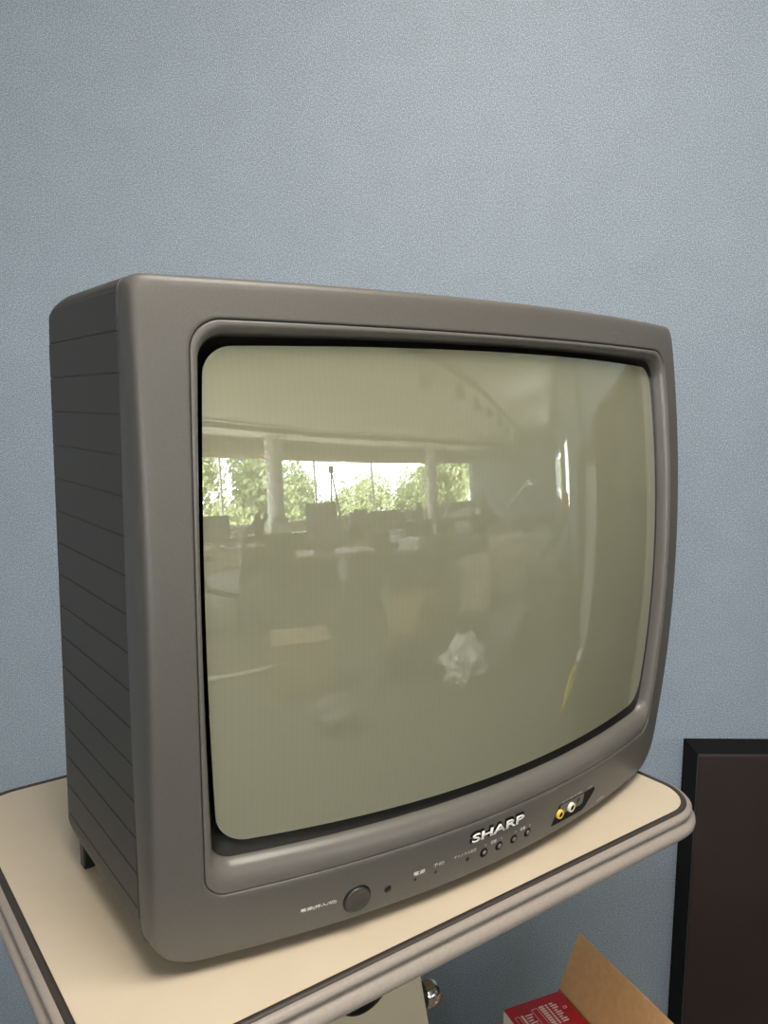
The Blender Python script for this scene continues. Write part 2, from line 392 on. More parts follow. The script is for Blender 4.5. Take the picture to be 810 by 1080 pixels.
# power button in its recess ring
disc('button_recess', -.1588, .0338, [(0, .0004), (.0134, .0004), (.0140, .0001), (.0140, -.001)], MT['black'])
disc('power_button', -.1588, .0338, [(.0122, -.001), (.0122, .0016), (.0116, .0024), (.0108, .0026), (.0102, .0020), (.006, .0012), (0, .0008)], MT['button'])
disc('sensor_window', -.1278, .0335, [(0, .0012), (.0030, .0009), (.0037, .0003), (.0038, -.0006)], MT['black'])
disc('indicator_light', -.0984, .0333, [(0, .0006), (.0014, .0004), (.0016, -.0003)], MT['black'])
disc('indicator_light', -.0753, .0333, [(0, .0006), (.0014, .0004), (.0016, -.0003)], MT['black'])
disc('setting_hole', -.0371, .0338, [(0, .0003), (.0022, .0003), (.0025, -.0003)], MT['black'])
for x in (-.0162, .0044, .0254, .0461):
    r = disc('control_button', x, .0337, [(0, .0005), (.0046, .0005), (.0050, -.0004)], MT['matte_black'])
    bm = bmesh.new(); lathe(bm, [(0, .0016), (.0016, .0014), (.0024, .0008), (.0024, -.0004)], front_T(x + .0006, .0338), 20)
    link_mesh('button_cap', bm, mat('button_cap_grey', (.16, .15, .14), .3) if x < -.01 else bpy.data.materials['button_cap_grey'], r, smooth=True)
front_text('printed_caption', '電源(押入/切)', -.2118, -.1792, .0365, .0405, MT['white_ink'], bold=.02)
front_text('printed_caption', '電源', -.1014, -.0885, .0378, .0422, MT['white_ink'], bold=.02)
front_text('printed_caption', '予約', -.0795, -.0670, .0395, .0435, MT['white_ink'])
front_text('printed_caption', 'チャンネル設定', -.0550, -.0272, .0398, .0436, MT['white_ink'])
front_text('printed_caption', '∨', -.0162, -.0138, .0404, .0428, MT['white_ink'])
front_text('printed_caption', '選局', -.0082, -.0008, .0397, .0437, MT['white_ink'], bold=.02)
front_text('printed_caption', '∧', .0052, .0076, .0404, .0428, MT['white_ink'])
front_text('printed_caption', '−', .0255, .0280, .0415, .0421, MT['white_ink'], bold=.02)
front_text('printed_caption', '音量', .0335, .0412, .0397, .0437, MT['white_ink'], bold=.02)
front_text('printed_caption', '＋', .0468, .0494, .0404, .0430, MT['white_ink'], bold=.02)
front_text('logo_shadow_outline', 'SHARP', -.0378, .0368, .0502, .0630, MT['matte_black'], off=.0002, bold=.07)  # black letters painted as the shadow and recess outline of the logo
lg = front_text('logo', 'SHARP', -.0352, .0350, .0510, .0602, MT['logo'], off=.0010, bold=.015, thick=.0008)
# jack recess, its black shade painted as a flat plate
def front_poly(name, pts, m, off, parent=TV, thick=.0006):
    bm = bmesh.new(); n = len(pts)
    a = [bm.verts.new((x, F(x, z) - off, z)) for x, z in pts]; b = [bm.verts.new((x, F(x, z) + thick, z)) for x, z in pts]
    bm.faces.new(a); bm.faces.new(b[::-1])
    for k in range(n): bm.faces.new((a[k], b[k], b[(k + 1) % n], a[(k + 1) % n]))
    return link_mesh(name, bm, m, parent)
jp = front_poly('jack_recess_shade', [(.0868, .0250), (.1180, .0240), (.1440, .0232), (.1500, .0262), (.1655, .0405), (.1640, .0445), (.1475, .0452), (.1200, .0462), (.0965, .0470)], MT['matte_black'], .0005)
front_poly('jack_plate', [(.0990, .0350), (.1200, .0335), (.1375, .0322), (.1415, .0340), (.1425, .0448), (.1200, .0458), (.0975, .0464)], mat('jack_plate_grey', (.12, .11, .10), .5), .0010, jp)
for x, z, m, r in ((.0962, .0378, 'yellow', .0048), (.1164, .0385, 'cream_jack', .0050)):
    j = disc('audio_video_jack', x, z, [(r * .62, .001), (r * .62, .0042), (r, .0042), (r * 1.06, .0034), (r * 1.06, .001)], MT[m], jp)
    bm = bmesh.new(); lathe(bm, [(0, .0039), (r * .60, .0039)], front_T(x, z), 20); link_mesh('jack_hole', bm, MT['matte_black'], j)
disc('earphone_jack', .1318, .0400, [(0, .0014), (.0030, .0014), (.0034, .001)], MT['black'], jp)
front_text('printed_caption', 'ビデオ入力2', .1010, .1370, .0475, .0502, MT['white_ink'])
front_text('printed_caption', 'イヤホン', .1480, .1600, .0468, .0492, MT['white_ink'])
front_text('printed_caption', 'STEREO', .1765, .1925, .0208, .0228, MT['white_ink'])
# scratches on the top right of the bezel and specks on the surround
def scratch(pts, w_=.00045):
    bm = bmesh.new(); P = [Vector((x, F(x, z) - .00025, z)) for x, z in pts]
    for a, b in zip(P, P[1:]):
        d = (b - a).normalized(); n = Vector((-d.z, 0, d.x)) * w_
        bm.faces.new([bm.verts.new(q) for q in (a - n, b - n, b + n, a + n)])
    return bm
S = bmesh.new()
for pts in ([(.155 + .005 * k, .5395 + .0038 * math.sin(k * .42) ) for k in range(8)], [(.193 - .0006 * k, .5435 - .0017 * k) for k in range(7)], [(.205 - .0009 * k, .5420 - .0015 * k + .0001 * k * k) for k in range(6)], [(.2085 - .0012 * k, .5405 - .0011 * k) for k in range(5)]):
    b2 = scratch(pts, .0004); me = bpy.data.meshes.new('t'); b2.to_mesh(me); b2.free(); S.from_mesh(me); bpy.data.meshes.remove(me)
link_mesh('scratch_marks', S, MT['scratch'], TV)

# ------------------------------------------------------------------ table
TB = thing('table', 'cream laminate table with rounded corners and ribbed grey edge under the television', 'table', (0, 0, 0), YAW)
xL, xR, yF, yB = -.3908, .3136, -.0822, .4214
def tloop(off, z, r=.052, n=20, nc=14):
    P = []; x0, x1, y0, y1 = xL - off, xR + off, yF - off, yB + off; r = r + off
    for (cx, cy, a0) in ((x1 - r, y1 - r, 0), (x0 + r, y1 - r, PI / 2), (x0 + r, y0 + r, PI), (x1 - r, y0 + r, 1.5 * PI)):
        for k in range(nc + 1):
            a = a0 + PI / 2 * k / nc; px, py = cx + r * math.cos(a), cy + r * math.sin(a)
            P.append((px, py + .010 * (xR - px) / (xR - xL) * max(0, (yB - py) / (yB - yF)), z + TABLE_Z))   # the front edge runs very slightly askew
    return P
bm = bmesh.new(); bridge(bm, [tloop(0, -.029), tloop(0, -.0005), tloop(-.001, 0)], close_first=True, close_last=True)
link_mesh('tabletop', bm, MT['laminate'], TB)
bm = bmesh.new(); bridge(bm, [tloop(-.0004, -.002), tloop(0, .0006), tloop(.0050, .0008), tloop(.0066, -.0010), tloop(.0066, -.004)])
link_mesh('edge_lip', bm, MT['edge_dark'], TB, smooth=True)
prof = [(.0058, -.001), (.0085, -.0012), (.0115, -.0026), (.0135, -.0052), (.0138, -.0085), (.0118, -.0112), (.0082, -.0128), (.0070, -.0142), (.0082, -.0156), (.0142, -.0172), (.0182, -.0215),
        (.0190, -.0265), (.0182, -.0315), (.0155, -.0355), (.0110, -.0380), (.0, -.0390), (-.02, -.0390)]
bm = bmesh.new(); bridge(bm, [tloop(a * .92, b * .78) for a, b in prof]); link_mesh('edge_band', bm, MT['edge_rubber'], TB, smooth=True)
# front panel with round cut-out, chrome fitting and side knob
def panel(y0, y1, hole, name):
    top, bot = TABLE_Z - .033, .02; zc = TABLE_Z - .089; hx, hr = -.120, .0345
    def xr(z): return -.064 + (TABLE_Z - .042 - z) * .20
    def xl(z): return -.25 - (TABLE_Z - .042 - z) * .05
    bm = bmesh.new(); K = 64
    P = []
    for k in range(K):
        a = 2 * PI * k / K; d = Vector((math.cos(a), math.sin(a)))
        best = 1e9
        for (z, nz) in ((top, 1), (bot, -1)):
            if d.y * nz > 1e-6: best = min(best, (z - zc) / d.y)
        # right slanted edge: x = xr(z)
        for (x0f, s, sgn) in ((-.064 + (TABLE_Z - .042) * .20, -.20, 1), (-.25 - (TABLE_Z - .042) * .05, .05, -1)):
            den = d.x - s * d.y
            if den * sgn > 1e-6:
                t = (x0f + s * zc - hx) / den
                if t > 0: best = min(best, t)
        P.append((hx + d.x * best, zc + d.y * best))
    cs = [(xr(top), top), (xl(top), top), (xl(bot), bot), (xr(bot), bot)]
    for c in cs:   # snap the nearest sample to each true corner
        k = min(range(K), key=lambda i: abs(math.remainder(math.atan2(P[i][1] - zc, P[i][0] - hx) - math.atan2(c[1] - zc, c[0] - hx), 2 * PI)))
        P[k] = c
    Hh = [(hx + hr * math.cos(2 * PI * k / K), zc + hr * math.sin(2 * PI * k / K)) for k in range(K)]
    Ls = [[(x, y0, z) for x, z in P], [(x, y0, z) for x, z in Hh], [(x, y1, z) for x, z in Hh], [(x, y1, z) for x, z in P]]
    vs = [[bm.verts.new(p) for p in l] for l in Ls]
    for a, b in zip(vs, vs[1:] + vs[:1]):
        for k in range(K): bm.faces.new((a[k], a[(k + 1) % K], b[(k + 1) % K], b[k]))
    return link_mesh(name, bm, MT['panel_cream'], TB)
pn = panel(0.0, .018, True, 'support_panel')
bm = bmesh.new(); T = Matrix.Translation((-.120, .0, TABLE_Z - .089)) @ Matrix.Rotation(PI / 2, 4, 'X')
lathe(bm, [(.0350, .0012), (.0325, .0012), (.0315, .0), (.0315, -.030), (0, -.030)], T, 40); link_mesh('grommet', bm, MT['black'], pn, smooth=False)
bm = bmesh.new(); lathe(bm, [(0, .002), (.014, .001), (.024, -.003), (.028, -.010), (.028, -.0295)], T, 40); link_mesh('lock_cylinder', bm, mat('satin_metal', (.8, .79, .76), .35, metal=.3), pn, smooth=True)
bm = bmesh.new(); Tk = Matrix.Translation((-.040, .028, TABLE_Z - .164)) @ Matrix.Rotation(PI / 2, 4, 'Y')
lathe(bm, [(0, 0), (.012, 0), (.0175, .002), (.0175, .012), (.015, .014), (0, .014)], Tk, 32); kn = link_mesh('knob_collar', bm, MT['black'], TB, smooth=False)
bm = bmesh.new(); Tk = Matrix.Translation((-.026, .028, TABLE_Z - .170)) @ Matrix.Rotation(PI / 2, 4, 'Y')
lathe(bm, [(0, 0), (.011, 0), (.0145, .005), (.0150, .012), (.0125, .019), (.0070, .0235), (0, .0245)], Tk, 32); link_mesh('clamp_knob', bm, MT['chrome'], kn, smooth=True)
# rear panel and foot rail keep the top standing
bm = bmesh.new(); box(bm, -.24, .12, .30, .32, .02, TABLE_Z - .0325); link_mesh('support_panel', bm, MT['panel_cream'], TB, bevel=.002)
bm = bmesh.new(); box(bm, -.30, .16, -.02, .36, 0, .03); link_mesh('base_plate', bm, MT['panel_cream'], TB, bevel=.004)

# ------------------------------------------------------------------ cardboard box with the open flap, red carton in it
az = math.radians(23.6)
BX = thing('cardboard_box', 'open brown cardboard box with a raised flap standing right of the table', 'box', (.196, .342, 0), az)
# local frame: +x runs right across the box, -y runs toward the viewer; local origin is the back right corner
bw, bl, bh, th = .120, .40, .395, .004
bm = bmesh.new()
box(bm, -bw, 0, -bl, 0, 0, th); box(bm, -bw, 0, -th, 0, 0, bh - .02); box(bm, -bw, 0, -bl, -bl + th, 0, bh); box(bm, -bw, -bw + th, -bl, 0, 0, bh - .03); box(bm, -th, 0, -bl, 0, 0, bh)
link_mesh('box_body', bm, MT['card'], BX)
def flap(name, hinge, length, width, rot, m=MT['card']):
    bm = bmesh.new(); box(bm, 0, width, -length, 0, 0, th); o = link_mesh(name, bm, m, BX, bevel=.001); o.matrix_local = hinge @ rot; return o
FLAP_A = math.radians(68)
flap('box_flap', Matrix.Translation((0, 0, bh)), bl, .092, Matrix.Rotation(-FLAP_A, 4, 'Y'))
flap('box_flap', Matrix.Translation((-bw, 0, bh - .03)), bl, .13, Matrix.Rotation(math.radians(180 - 80), 4, 'Y'))
RC = thing('red_carton', 'red topped carton with white side and small printed text, inside the cardboard box', 'carton', (.196, .342, 0), az)
cw, cl = .100, .17
bm = bmesh.new(); box(bm, -cw - .006, -.006, -cl - .006, -.006, .30, .399); link_mesh('carton_body', bm, MT['carton_white'], RC, bevel=.002)
bm = bmesh.new(); box(bm, -cw - .0055, -.0065, -cl - .0055, -.0065, .398, .4008); link_mesh('carton_lid', bm, MT['red'], RC, bevel=.001)
bm = bmesh.new(); zt = .4010
def pr(x0, x1, y0, y1): box(bm, -.106 + x0, -.106 + x1, -.006 - y1, -.006 - y0, zt - .0004, zt + .0002)
for i in range(9):
    y = .017 + i * .0045
    pr(.050, .058, y, y + .003); pr(.061, .064, y, y + .003)
    pr(.068, .078 if i % 3 else .074, y, y + .0022)
for i in range(10):
    pr(.022 , .034 - (i % 3) * .002, .024 + i * .005, .026 + i * .005)
pr(.016, .0195, .022, .075)
for (x0, x1, y0, y1) in ((.006, .013, .022, .07), (.037, .047, .018, .06), (.084, .090, .03, .034), (.05, .08, .066, .072)):
    e = .0005
    pr(x0, x1, y0, y0 + e); pr(x0, x1, y1 - e, y1); pr(x0, x0 + e, y0, y1); pr(x1 - e, x1, y0, y1)
link_mesh('printed_text', bm, MT['print'], RC)
tag(bxo('packing_block', (-.11, -.01, -.38, -.01, .006, .2995), MT['carton_white'], None, bevel=.003), 'white packing block under the red carton at the bottom of the cardboard box', 'packaging')
pb = bpy.data.objects['packing_block']; pb.location = (.196, .342, 0); pb.rotation_euler = (0, 0, az)

# ------------------------------------------------------------------ dark furniture at the right
CB = thing('low_cabinet', 'low cabinet with a dark brown front and black sides against the blue wall', 'cabinet', (.507, .63, 0))
bm = bmesh.new(); box(bm, 0, .285, .010, .0795, .0, .645); link_mesh('cabinet_body', bm, MT['matte_black'], CB, bevel=.001)
bm = bmesh.new(); box(bm, 0, .285, 0, .0098, .0, .645); link_mesh('front_panel', bm, MT['darkwood'], CB, bevel=.0015)
TC = thing('wall_shade_board', 'long dark brown board added to darken the wall mirrored at the right of the screen', 'added shade board', (2.06, .665, 0))  # dark board added over the blue wall to dim its reflection
bm = bmesh.new(); box(bm, .0, 2.3, 0, .035, 0, 1.44); link_mesh('cabinet_body', bm, MT['darkwood'], TC, bevel=.003)
bm = bmesh.new(); box(bm, -.006, 2.306, -.0, .035, 1.44, 1.46); link_mesh('shade_board_top', bm, MT['darkwood'], TC, bevel=.003)

TS = thing('tall_shelf', 'tall dark brown shelf just outside the right edge, mirrored at the right of the screen', 'shelf', (.80, .52, 0))
bm = bmesh.new(); box(bm, 0, .02, 0, .185, 0, 1.46); box(bm, 1.23, 1.25, 0, .185, 0, 1.46); box(bm, 0, 1.25, .170, .185, 0, 1.46); box(bm, -.004, 1.254, -.004, .186, 1.46, 1.48); link_mesh('shelf_case', bm, MT['darkwood'], TS)
for z in (.05, .40, .75, 1.10):
    bm = bmesh.new(); box(bm, .02, 1.23, .01, .17, z, z + .018); link_mesh('shelf_board', bm, MT['darkwood'], TS)

# ------------------------------------------------------------------ the room mirrored in the screen
# ceiling tracks with spotlights
def track(pts, name, label, n):
    t = thing(name, label, 'light track', (pts[0][0], pts[0][1], CEIL))
    bm = bmesh.new(); P = [Vector((x - pts[0][0], y - pts[0][1], -.07)) for x, y in pts]; tube(bm, P, .05, 8); link_mesh('track_rail', bm, MT['dark'], t)
    bm = bmesh.new()
    bm.free()
    for p in P[1:-1]:
        bm = bmesh.new(); tube(bm, [p, p + Vector((0, 0, .069))], .008, 6); link_mesh('hanger', bm, MT['grey'], t)
    return t
A1 = [(2.4, -6.35), (4.2, -6.28), (6.1, -6.1), (8.1, -5.4), (10.2, -4.65), (13.0, -3.5), (15.9, -2.1)]
A2 = [(1.6, -2.2), (2.7, -1.95), (3.6, -1.62), (4.5, -1.45), (6.1, -1.30), (9.0, -1.15), (14.6, -.72)]
track(A1, 'track_rail_light', 'curved ceiling light track running beside the windows, mirrored in the screen', 5)
track(A2, 'track_rail_light', 'ceiling light track crossing the middle of the room, mirrored in the screen', 5)
def spot_proto():
    t = thing('spotlight', 'x', 'spotlight', (0, 0, 0))
    bm = bmesh.new(); tube(bm, [(0, 0, 0), (0, 0, -.13)], .009, 6); link_mesh('stem', bm, MT['dark'], t)
    bm = bmesh.new(); lathe(bm, [(0, -.10), (.045, -.11), (.065, -.18), (.11, -.27), (.10, -.27), (0, -.18)], None, 16); link_mesh('lamp_shade', bm, MT['dark'], t, smooth=True)
    return t
def along(A, f):
    L = [math.dist(a, b) for a, b in zip(A, A[1:])]; d = f * sum(L)
    for (a, b, l) in zip(A, A[1:], L):
        if d <= l: return (a[0] + (b[0] - a[0]) * d / l, a[1] + (b[1] - a[1]) * d / l)
        d -= l
    return A[-1]
sp = spot_proto(); first = True
ORD = ['first', 'second', 'third', 'fourth', 'fifth', 'sixth', 'seventh', 'eighth']
for A, fs, wh in ((A1, (.06, .20, .33, .42, .53, .63, .75, .88), 'hanging from the window side ceiling track'), (A2, (.16, .24, .31, .38, .47, .56, .68, .8), 'hanging from the middle ceiling track')):
    for f in fs:
        o = sp if first else copy_tree(sp); first = False
        x, y = along(A, f); o.location = (x, y, CEIL - .1225); o['label'] = ORD[fs.index(f)] + ' dark spotlight from the near end, ' + wh; o['category'] = 'spotlight'; o['group'] = 'spotlights ' + wh

# trees outside
def tree(x, y, base, h, rad, seed, m, label, n=8000):
    rnd = random.Random(seed)
    t = thing('tree', label, 'tree', (x, y, base), 0, 'trees outside the windows')
    bm = bmesh.new(); tube(bm, [(0, 0, 0), (.1, 0, h * .4), (0, .1, h * .8)], [.22, .16, .05], 8); link_mesh('trunk', bm, MT['bark'], t)
    bm = bmesh.new()
    cl = [(rnd.uniform(-1, 1) * rad * .6, rnd.uniform(-1, 1) * rad * .6, h * rnd.uniform(.32, .92), rad * rnd.uniform(.35, .6)) for _ in range(12)]
    for k in range(n):
        cx, cy, cz_, r = rnd.choice(cl)
        d = Vector((rnd.gauss(0, 1), rnd.gauss(0, 1), rnd.gauss(0, 1))).normalized() * r * rnd.uniform(.6, 1.05)
        p = Vector((cx, cy, cz_)) + d; a = Vector((rnd.gauss(0, 1), rnd.gauss(0, 1), rnd.gauss(0, 1))).normalized(); b = a.orthogonal().normalized(); c = a.cross(b); s = rnd.uniform(.08, .17)
        bm.faces.new([bm.verts.new(p + b * s), bm.verts.new(p + c * s * .6), bm.verts.new(p - b * s), bm.verts.new(p - c * s * .6)])
    link_mesh('foliage', bm, m, t)
G = -3.5
o = bxo('ground', (-40, 70, -80, -8.6, G - .2, G), MT['bounce_ground']); tag(o, kind='structure')
spec = [(5.6, -12.6, 8.8, 2.3, 'leaf'), (9.2, -12.9, 9.0, 2.0, 'leaf2'), (2.2, -13.0, 8.4, 2.2, 'leaf2'),
        (11.2, -15.0, 5.8, 2.4, 'leaf'), (14.5, -15.5, 6.1, 2.6, 'leaf2'), (17.6, -14.6, 5.6, 2.6, 'leaf'), (20.5, -13.5, 5.9, 2.6, 'leaf'), (23.5, -12.5, 5.7, 2.5, 'leaf2'),
        (19.6, -7.6, 7.6, 1.9, 'leaf'), (22.8, -7.4, 8.4, 2.2, 'leaf2'), (10.5, 2.9, 7.5, 1.4, 'leaf'), (15, 2.9, 7.6, 1.4, 'leaf'), (13.0, 2.6, 7.4, 1.2, 'leaf2'), (8.3, 2.7, 7.4, 1.2, 'leaf2'), (19.0, 2.4, 7.4, 1.4, 'leaf')]
names = ['tall leafy tree filling the leftmost window', 'tall darker tree beside the nearer column', 'tall darker tree beyond the left end of the windows', 'low bush like tree first right of the nearer column',
         'low dark tree in the middle of the wide window', 'low pale tree in the middle of the wide window', 'low pale tree toward the farther column', 'low dark tree next to the farther column',
         'slim tree seen right of the farther column', 'dark tree behind the slim tree at the far windows', 'tree outside the small far window', 'tree outside the farthest small window', 'dark tree between two pale ones beyond the small far windows', 'dark tree outside the nearer small window', 'last tree beyond the far end of the blue wall']
for i, ((x, y, h, r, m), nm) in enumerate(zip(spec, names)): tree(x, y, G, h, r, 40 + i, MT[m], nm)

# furniture and clutter standing about the room
def desk(name, label, x, y, rz, w_, d_, h, m='wood', leg='dark', cat='desk'):
    t = thing(name, label, cat, (x, y, 0), rz)
    bm = bmesh.new(); box(bm, -w_ / 2, w_ / 2, -d_ / 2, d_ / 2, h - .03, h); link_mesh('desk_top', bm, MT[m], t, bevel=.004)
    for sx in (-1, 1):
        for sy in (-1, 1):
            bm = bmesh.new(); box(bm, sx * (w_ / 2 - .05) - .02, sx * (w_ / 2 - .05) + .02, sy * (d_ / 2 - .05) - .02, sy * (d_ / 2 - .05) + .02, 0, h - .03); link_mesh('leg', bm, MT[leg], t)
    return t
def cabinet(name, label, x, y, rz, w_, d_, h, m, cat='cabinet', z=0):
    t = thing(name, label, cat, (x, y, z), rz)
    bm = bmesh.new(); box(bm, -w_ / 2, w_ / 2, -d_ / 2, d_ / 2, 0, h); link_mesh('cabinet_body', bm, MT[m], t, bevel=.006)
    n = max(1, int(h / .35))
    for k in range(n):
        bm = bmesh.new(); box(bm, -w_ / 2 + .02, w_ / 2 - .02, d_ / 2, d_ / 2 + .012, h * k / n + .02, h * (k + 1) / n - .01); dr = link_mesh('drawer', bm, MT[m], t, bevel=.004)
        bm = bmesh.new(); tube(bm, [(-.06, d_ / 2 + .03, h * (k + .6) / n), (.06, d_ / 2 + .03, h * (k + .6) / n)], .006, 6); link_mesh('handle', bm, MT['chrome'], dr)
    return t
desk('work_desk', 'pale wooden work desk with slanted board on it, mirrored left of centre', 3.05, -2.9, .7, 1.0, .6, .72)
# slanted board on a stand
t = thing('display_board', 'dark slanted rectangular board standing on the work desk', 'board', (2.83, -2.90, .7201), .72)
bm = bmesh.new(); box(bm, -.20, .20, -.012, .012, .10, .50, Matrix.Rotation(.18, 4, 'X')); link_mesh('board_face', bm, MT['grey'], t, bevel=.004)
bm = bmesh.new(); tube(bm, [(-.0, .02, 0), (0, -.02, .25)], .02, 8); tube(bm, [(-.12, 0, .013), (.12, 0, .013)], .012, 8); link_mesh('stand', bm, MT['dark'], t)
cabinet('drawer_unit', 'dark drawer unit beside the work desk', 3.55, -1.95, .8, .55, .5, .70, 'dark')
for (x, y, rz, w_, m, lab) in ((-1.9, -5.4, 0, 2.0, 'darkwood', 'dark low bookcase in the left part of the room, added to block window light'), (.35, -5.4, 0, 2.0, 'grey', 'grey low bookcase before the windows, added to block window light'), (4.0, -4.75, .45, 1.7, 'darkwood', 'dark low bookcase behind the exercise bicycle, added to block window light'),
                               (5.95, -3.75, 1.0, 1.9, 'dark', 'black low bookcase behind the long grey desk, added to block window light'), (6.75, -2.1, 1.2, 1.5, 'grey', 'grey low bookcase in the middle of the room, added to block window light')):  # row of bookcases added to hold window light off the lower wall
    t = thing('blocker_bookcase', lab, 'bookcase', (x, y, 0), rz)
    bm = bmesh.new(); box(bm, -w_ / 2, w_ / 2, -.16, -.14, 0, 0.80); box(bm, -w_ / 2, w_ / 2, -.16, .16, 0.78, 0.81); box(bm, -w_ / 2, w_ / 2, -.16, .16, 0, .04)
    for k in range(4): xx = -w_ / 2 + k * (w_ - .02) / 3; box(bm, xx, xx + .02, -.16, .16, 0, 0.80)
    link_mesh('bookcase_body', bm, MT[m], t)
    for z in (.27, .53):
        bm = bmesh.new(); box(bm, -w_ / 2 + .02, w_ / 2 - .02, -.14, .15, z, z + .02); link_mesh('shelf', bm, MT[m], t)
BK = {0: (-1.9, -5.4, 0, 'added dark low bookcase at the left'), 1: (.35, -5.4, 0, 'grey low bookcase before the windows, added to block window light'), 2: (4.0, -4.75, .45, 'dark low bookcase behind the exercise bicycle, added to block window light'), 3: (5.95, -3.75, 1.0, 'added black low bookcase'), 4: (6.75, -2.1, 1.2, 'grey low bookcase in the middle of the room, added to block window light')}
def on_case(i, u):
    x, y, rz, nm = BK[i]; return (x + u * math.cos(rz), y + u * math.sin(rz), .811), nm
for (i, u, kind, m, sz_) in ((1, .6, 'vase', 'white', .24), (2, -.6, 'vase', 'dark', .3), (2, -.2, 'printer', 'white', .22), (2, .35, 'vase', 'wood', .16), (3, -.7, 'printer', 'grey', .26), (3, -.25, 'vase', 'white', .14), (3, .15, 'printer', 'dark', .16),
                          (3, .65, 'vase', 'grey', .3), (4, -.5, 'vase', 'white', .2), (4, -.1, 'printer', 'white', .18), (4, .45, 'vase', 'dark', .34)):
    p, nm = on_case(i, u); cn = {'white': 'white', 'dark': 'black', 'wood': 'tan', 'grey': 'grey'}[m]
    t = thing(kind, '%s %s standing on the %s' % (cn, kind, nm), kind, p, BK[i][2] + .2)
    bm = bmesh.new()
    if kind == 'vase':
        h = sz_; lathe(bm, [(0, 0), (h * .22, 0), (h * .36, h * .35), (h * .30, h * .62), (h * .13, h * .82), (h * .19, h), (h * .15, h), (h * .1, h * .82), (0, h * .5)], None, 20); link_mesh('vase_body', bm, MT[m], t, smooth=True)
    else:
        h = sz_; box(bm, -.17, .17, -.13, .13, 0, h * .75); link_mesh('printer_case', bm, MT[m], t, bevel=.015)
        bm = bmesh.new(); box(bm, -.13, .13, -.10, .08, h * .75, h); link_mesh('paper_tray', bm, MT['grey'], t, bevel=.006)
# exercise bicycle
t = thing('exercise_bicycle', 'dark exercise bicycle with curved handlebars near the windows', 'exercise bicycle', (2.0, -3.45, 0), .4)
bm = bmesh.new(); tube(bm, [(0, 0, .06), (.02, 0, .5), (.08, 0, .98)], [.04, .035, .025], 8); tube(bm, [(.0, 0, .35), (-.35, 0, .45), (-.42, 0, .72)], .03, 8); tube(bm, [(-.45, 0, .05), (.35, 0, .06)], .03, 8); tube(bm, [(.35, -.25, .03), (.35, .25, .03)], .03, 8); tube(bm, [(-.45, -.25, .03), (-.45, .25, .03)], .03, 8); link_mesh('frame', bm, MT['dark'], t, smooth=True)
bm = bmesh.new(); tube(bm, [(.28, -.22, 1.10), (.2, -.22, 1.0), (.08, -.12, .98), (.08, .12, .98), (.2, .22, 1.0), (.28, .22, 1.14)], .022, 8); link_mesh('handlebar', bm, MT['dark'], t, smooth=True)
bm = bmesh.new(); lathe(bm, [(0, -.03), (.24, -.03), (.25, 0), (.24, .03), (0, .03)], Matrix.Translation((.18, 0, .32)) @ Matrix.Rotation(PI / 2, 4, 'X'), 28); link_mesh('flywheel', bm, MT['grey'], t)
bm = bmesh.new(); box(bm, -.54, -.30, -.09, .09, .72, .77); link_mesh('saddle', bm, MT['dark'], t, bevel=.02)
# others
def screen_on(name, label, x, y, z, rz, w_, h, cat='monitor'):
    t = thing(name, label, cat, (x, y, z), rz)
    bm = bmesh.new(); box(bm, -w_ / 2, w_ / 2, -.02, .02, .08, .08 + h); link_mesh('monitor_case', bm, MT['dark'], t, bevel=.006)
    bm = bmesh.new(); box(bm, -w_ / 2 + .02, w_ / 2 - .02, .02, .022, .10, .06 + h); link_mesh('monitor_screen', bm, MT['grey'], t)
    bm = bmesh.new(); box(bm, -.02, .02, -.02, .02, 0, .1); box(bm, -.1, .1, -.08, .08, 0, .012); link_mesh('stand', bm, MT['dark'], t)
desk('work_desk', 'pale desk with a monitor close to the leftmost window', 2.45, -4.55, .3, 1.2, .6, .74)
screen_on('monitor', 'small monitor on the desk by the leftmost window', 2.33, -4.45, .74, .35, .34, .30)
desk('work_desk', 'long grey desk piled with clutter near the middle of the room', 5.3, -3.2, 1.0, 1.8, .7, .62, 'grey')
desk('work_desk', 'long pale desk near the farther column', 7.9, -3.3, 1.1, 2.0, .7, .62, 'white_paint')
screen_on('monitor', 'wide monitor on the long grey desk', 5.15, -3.45, .62, 1.0, .55, .34)
cabinet('filing_cabinet', 'grey filing cabinet with things on top in the middle of the room', 5.7, -1.7, 1.2, .9, .5, .66, 'grey')
cabinet('filing_cabinet', 'pale cabinet standing alone on the floor toward the far wall', 5.1, -.75, 1.4, .8, .5, .64, 'white_paint')
cabinet('filing_cabinet', 'low grey cabinet close to the far right corner', 7.6, -1.6, 1.2, 1.1, .5, .72, 'grey')
# leaning tripod poles
t = thing('tripod', 'tall folded metal tripod standing by the wide window', 'tripod', (5.0, -4.75, 0), 0)
for (dx, dy) in ((.0, .0), (.45, .15), (.1, .5)):
    bm = bmesh.new(); tube(bm, [(dx, dy, .0), (.05, .1, 1.72)], .014, 8); link_mesh('leg', bm, MT['grey'], t)
bm = bmesh.new(); lathe(bm, [(0, 1.68), (.05, 1.68), (.05, 1.78), (0, 1.8)], Matrix.Translation((.05, .1, 0)), 16); link_mesh('tripod_head', bm, MT['dark'], t)
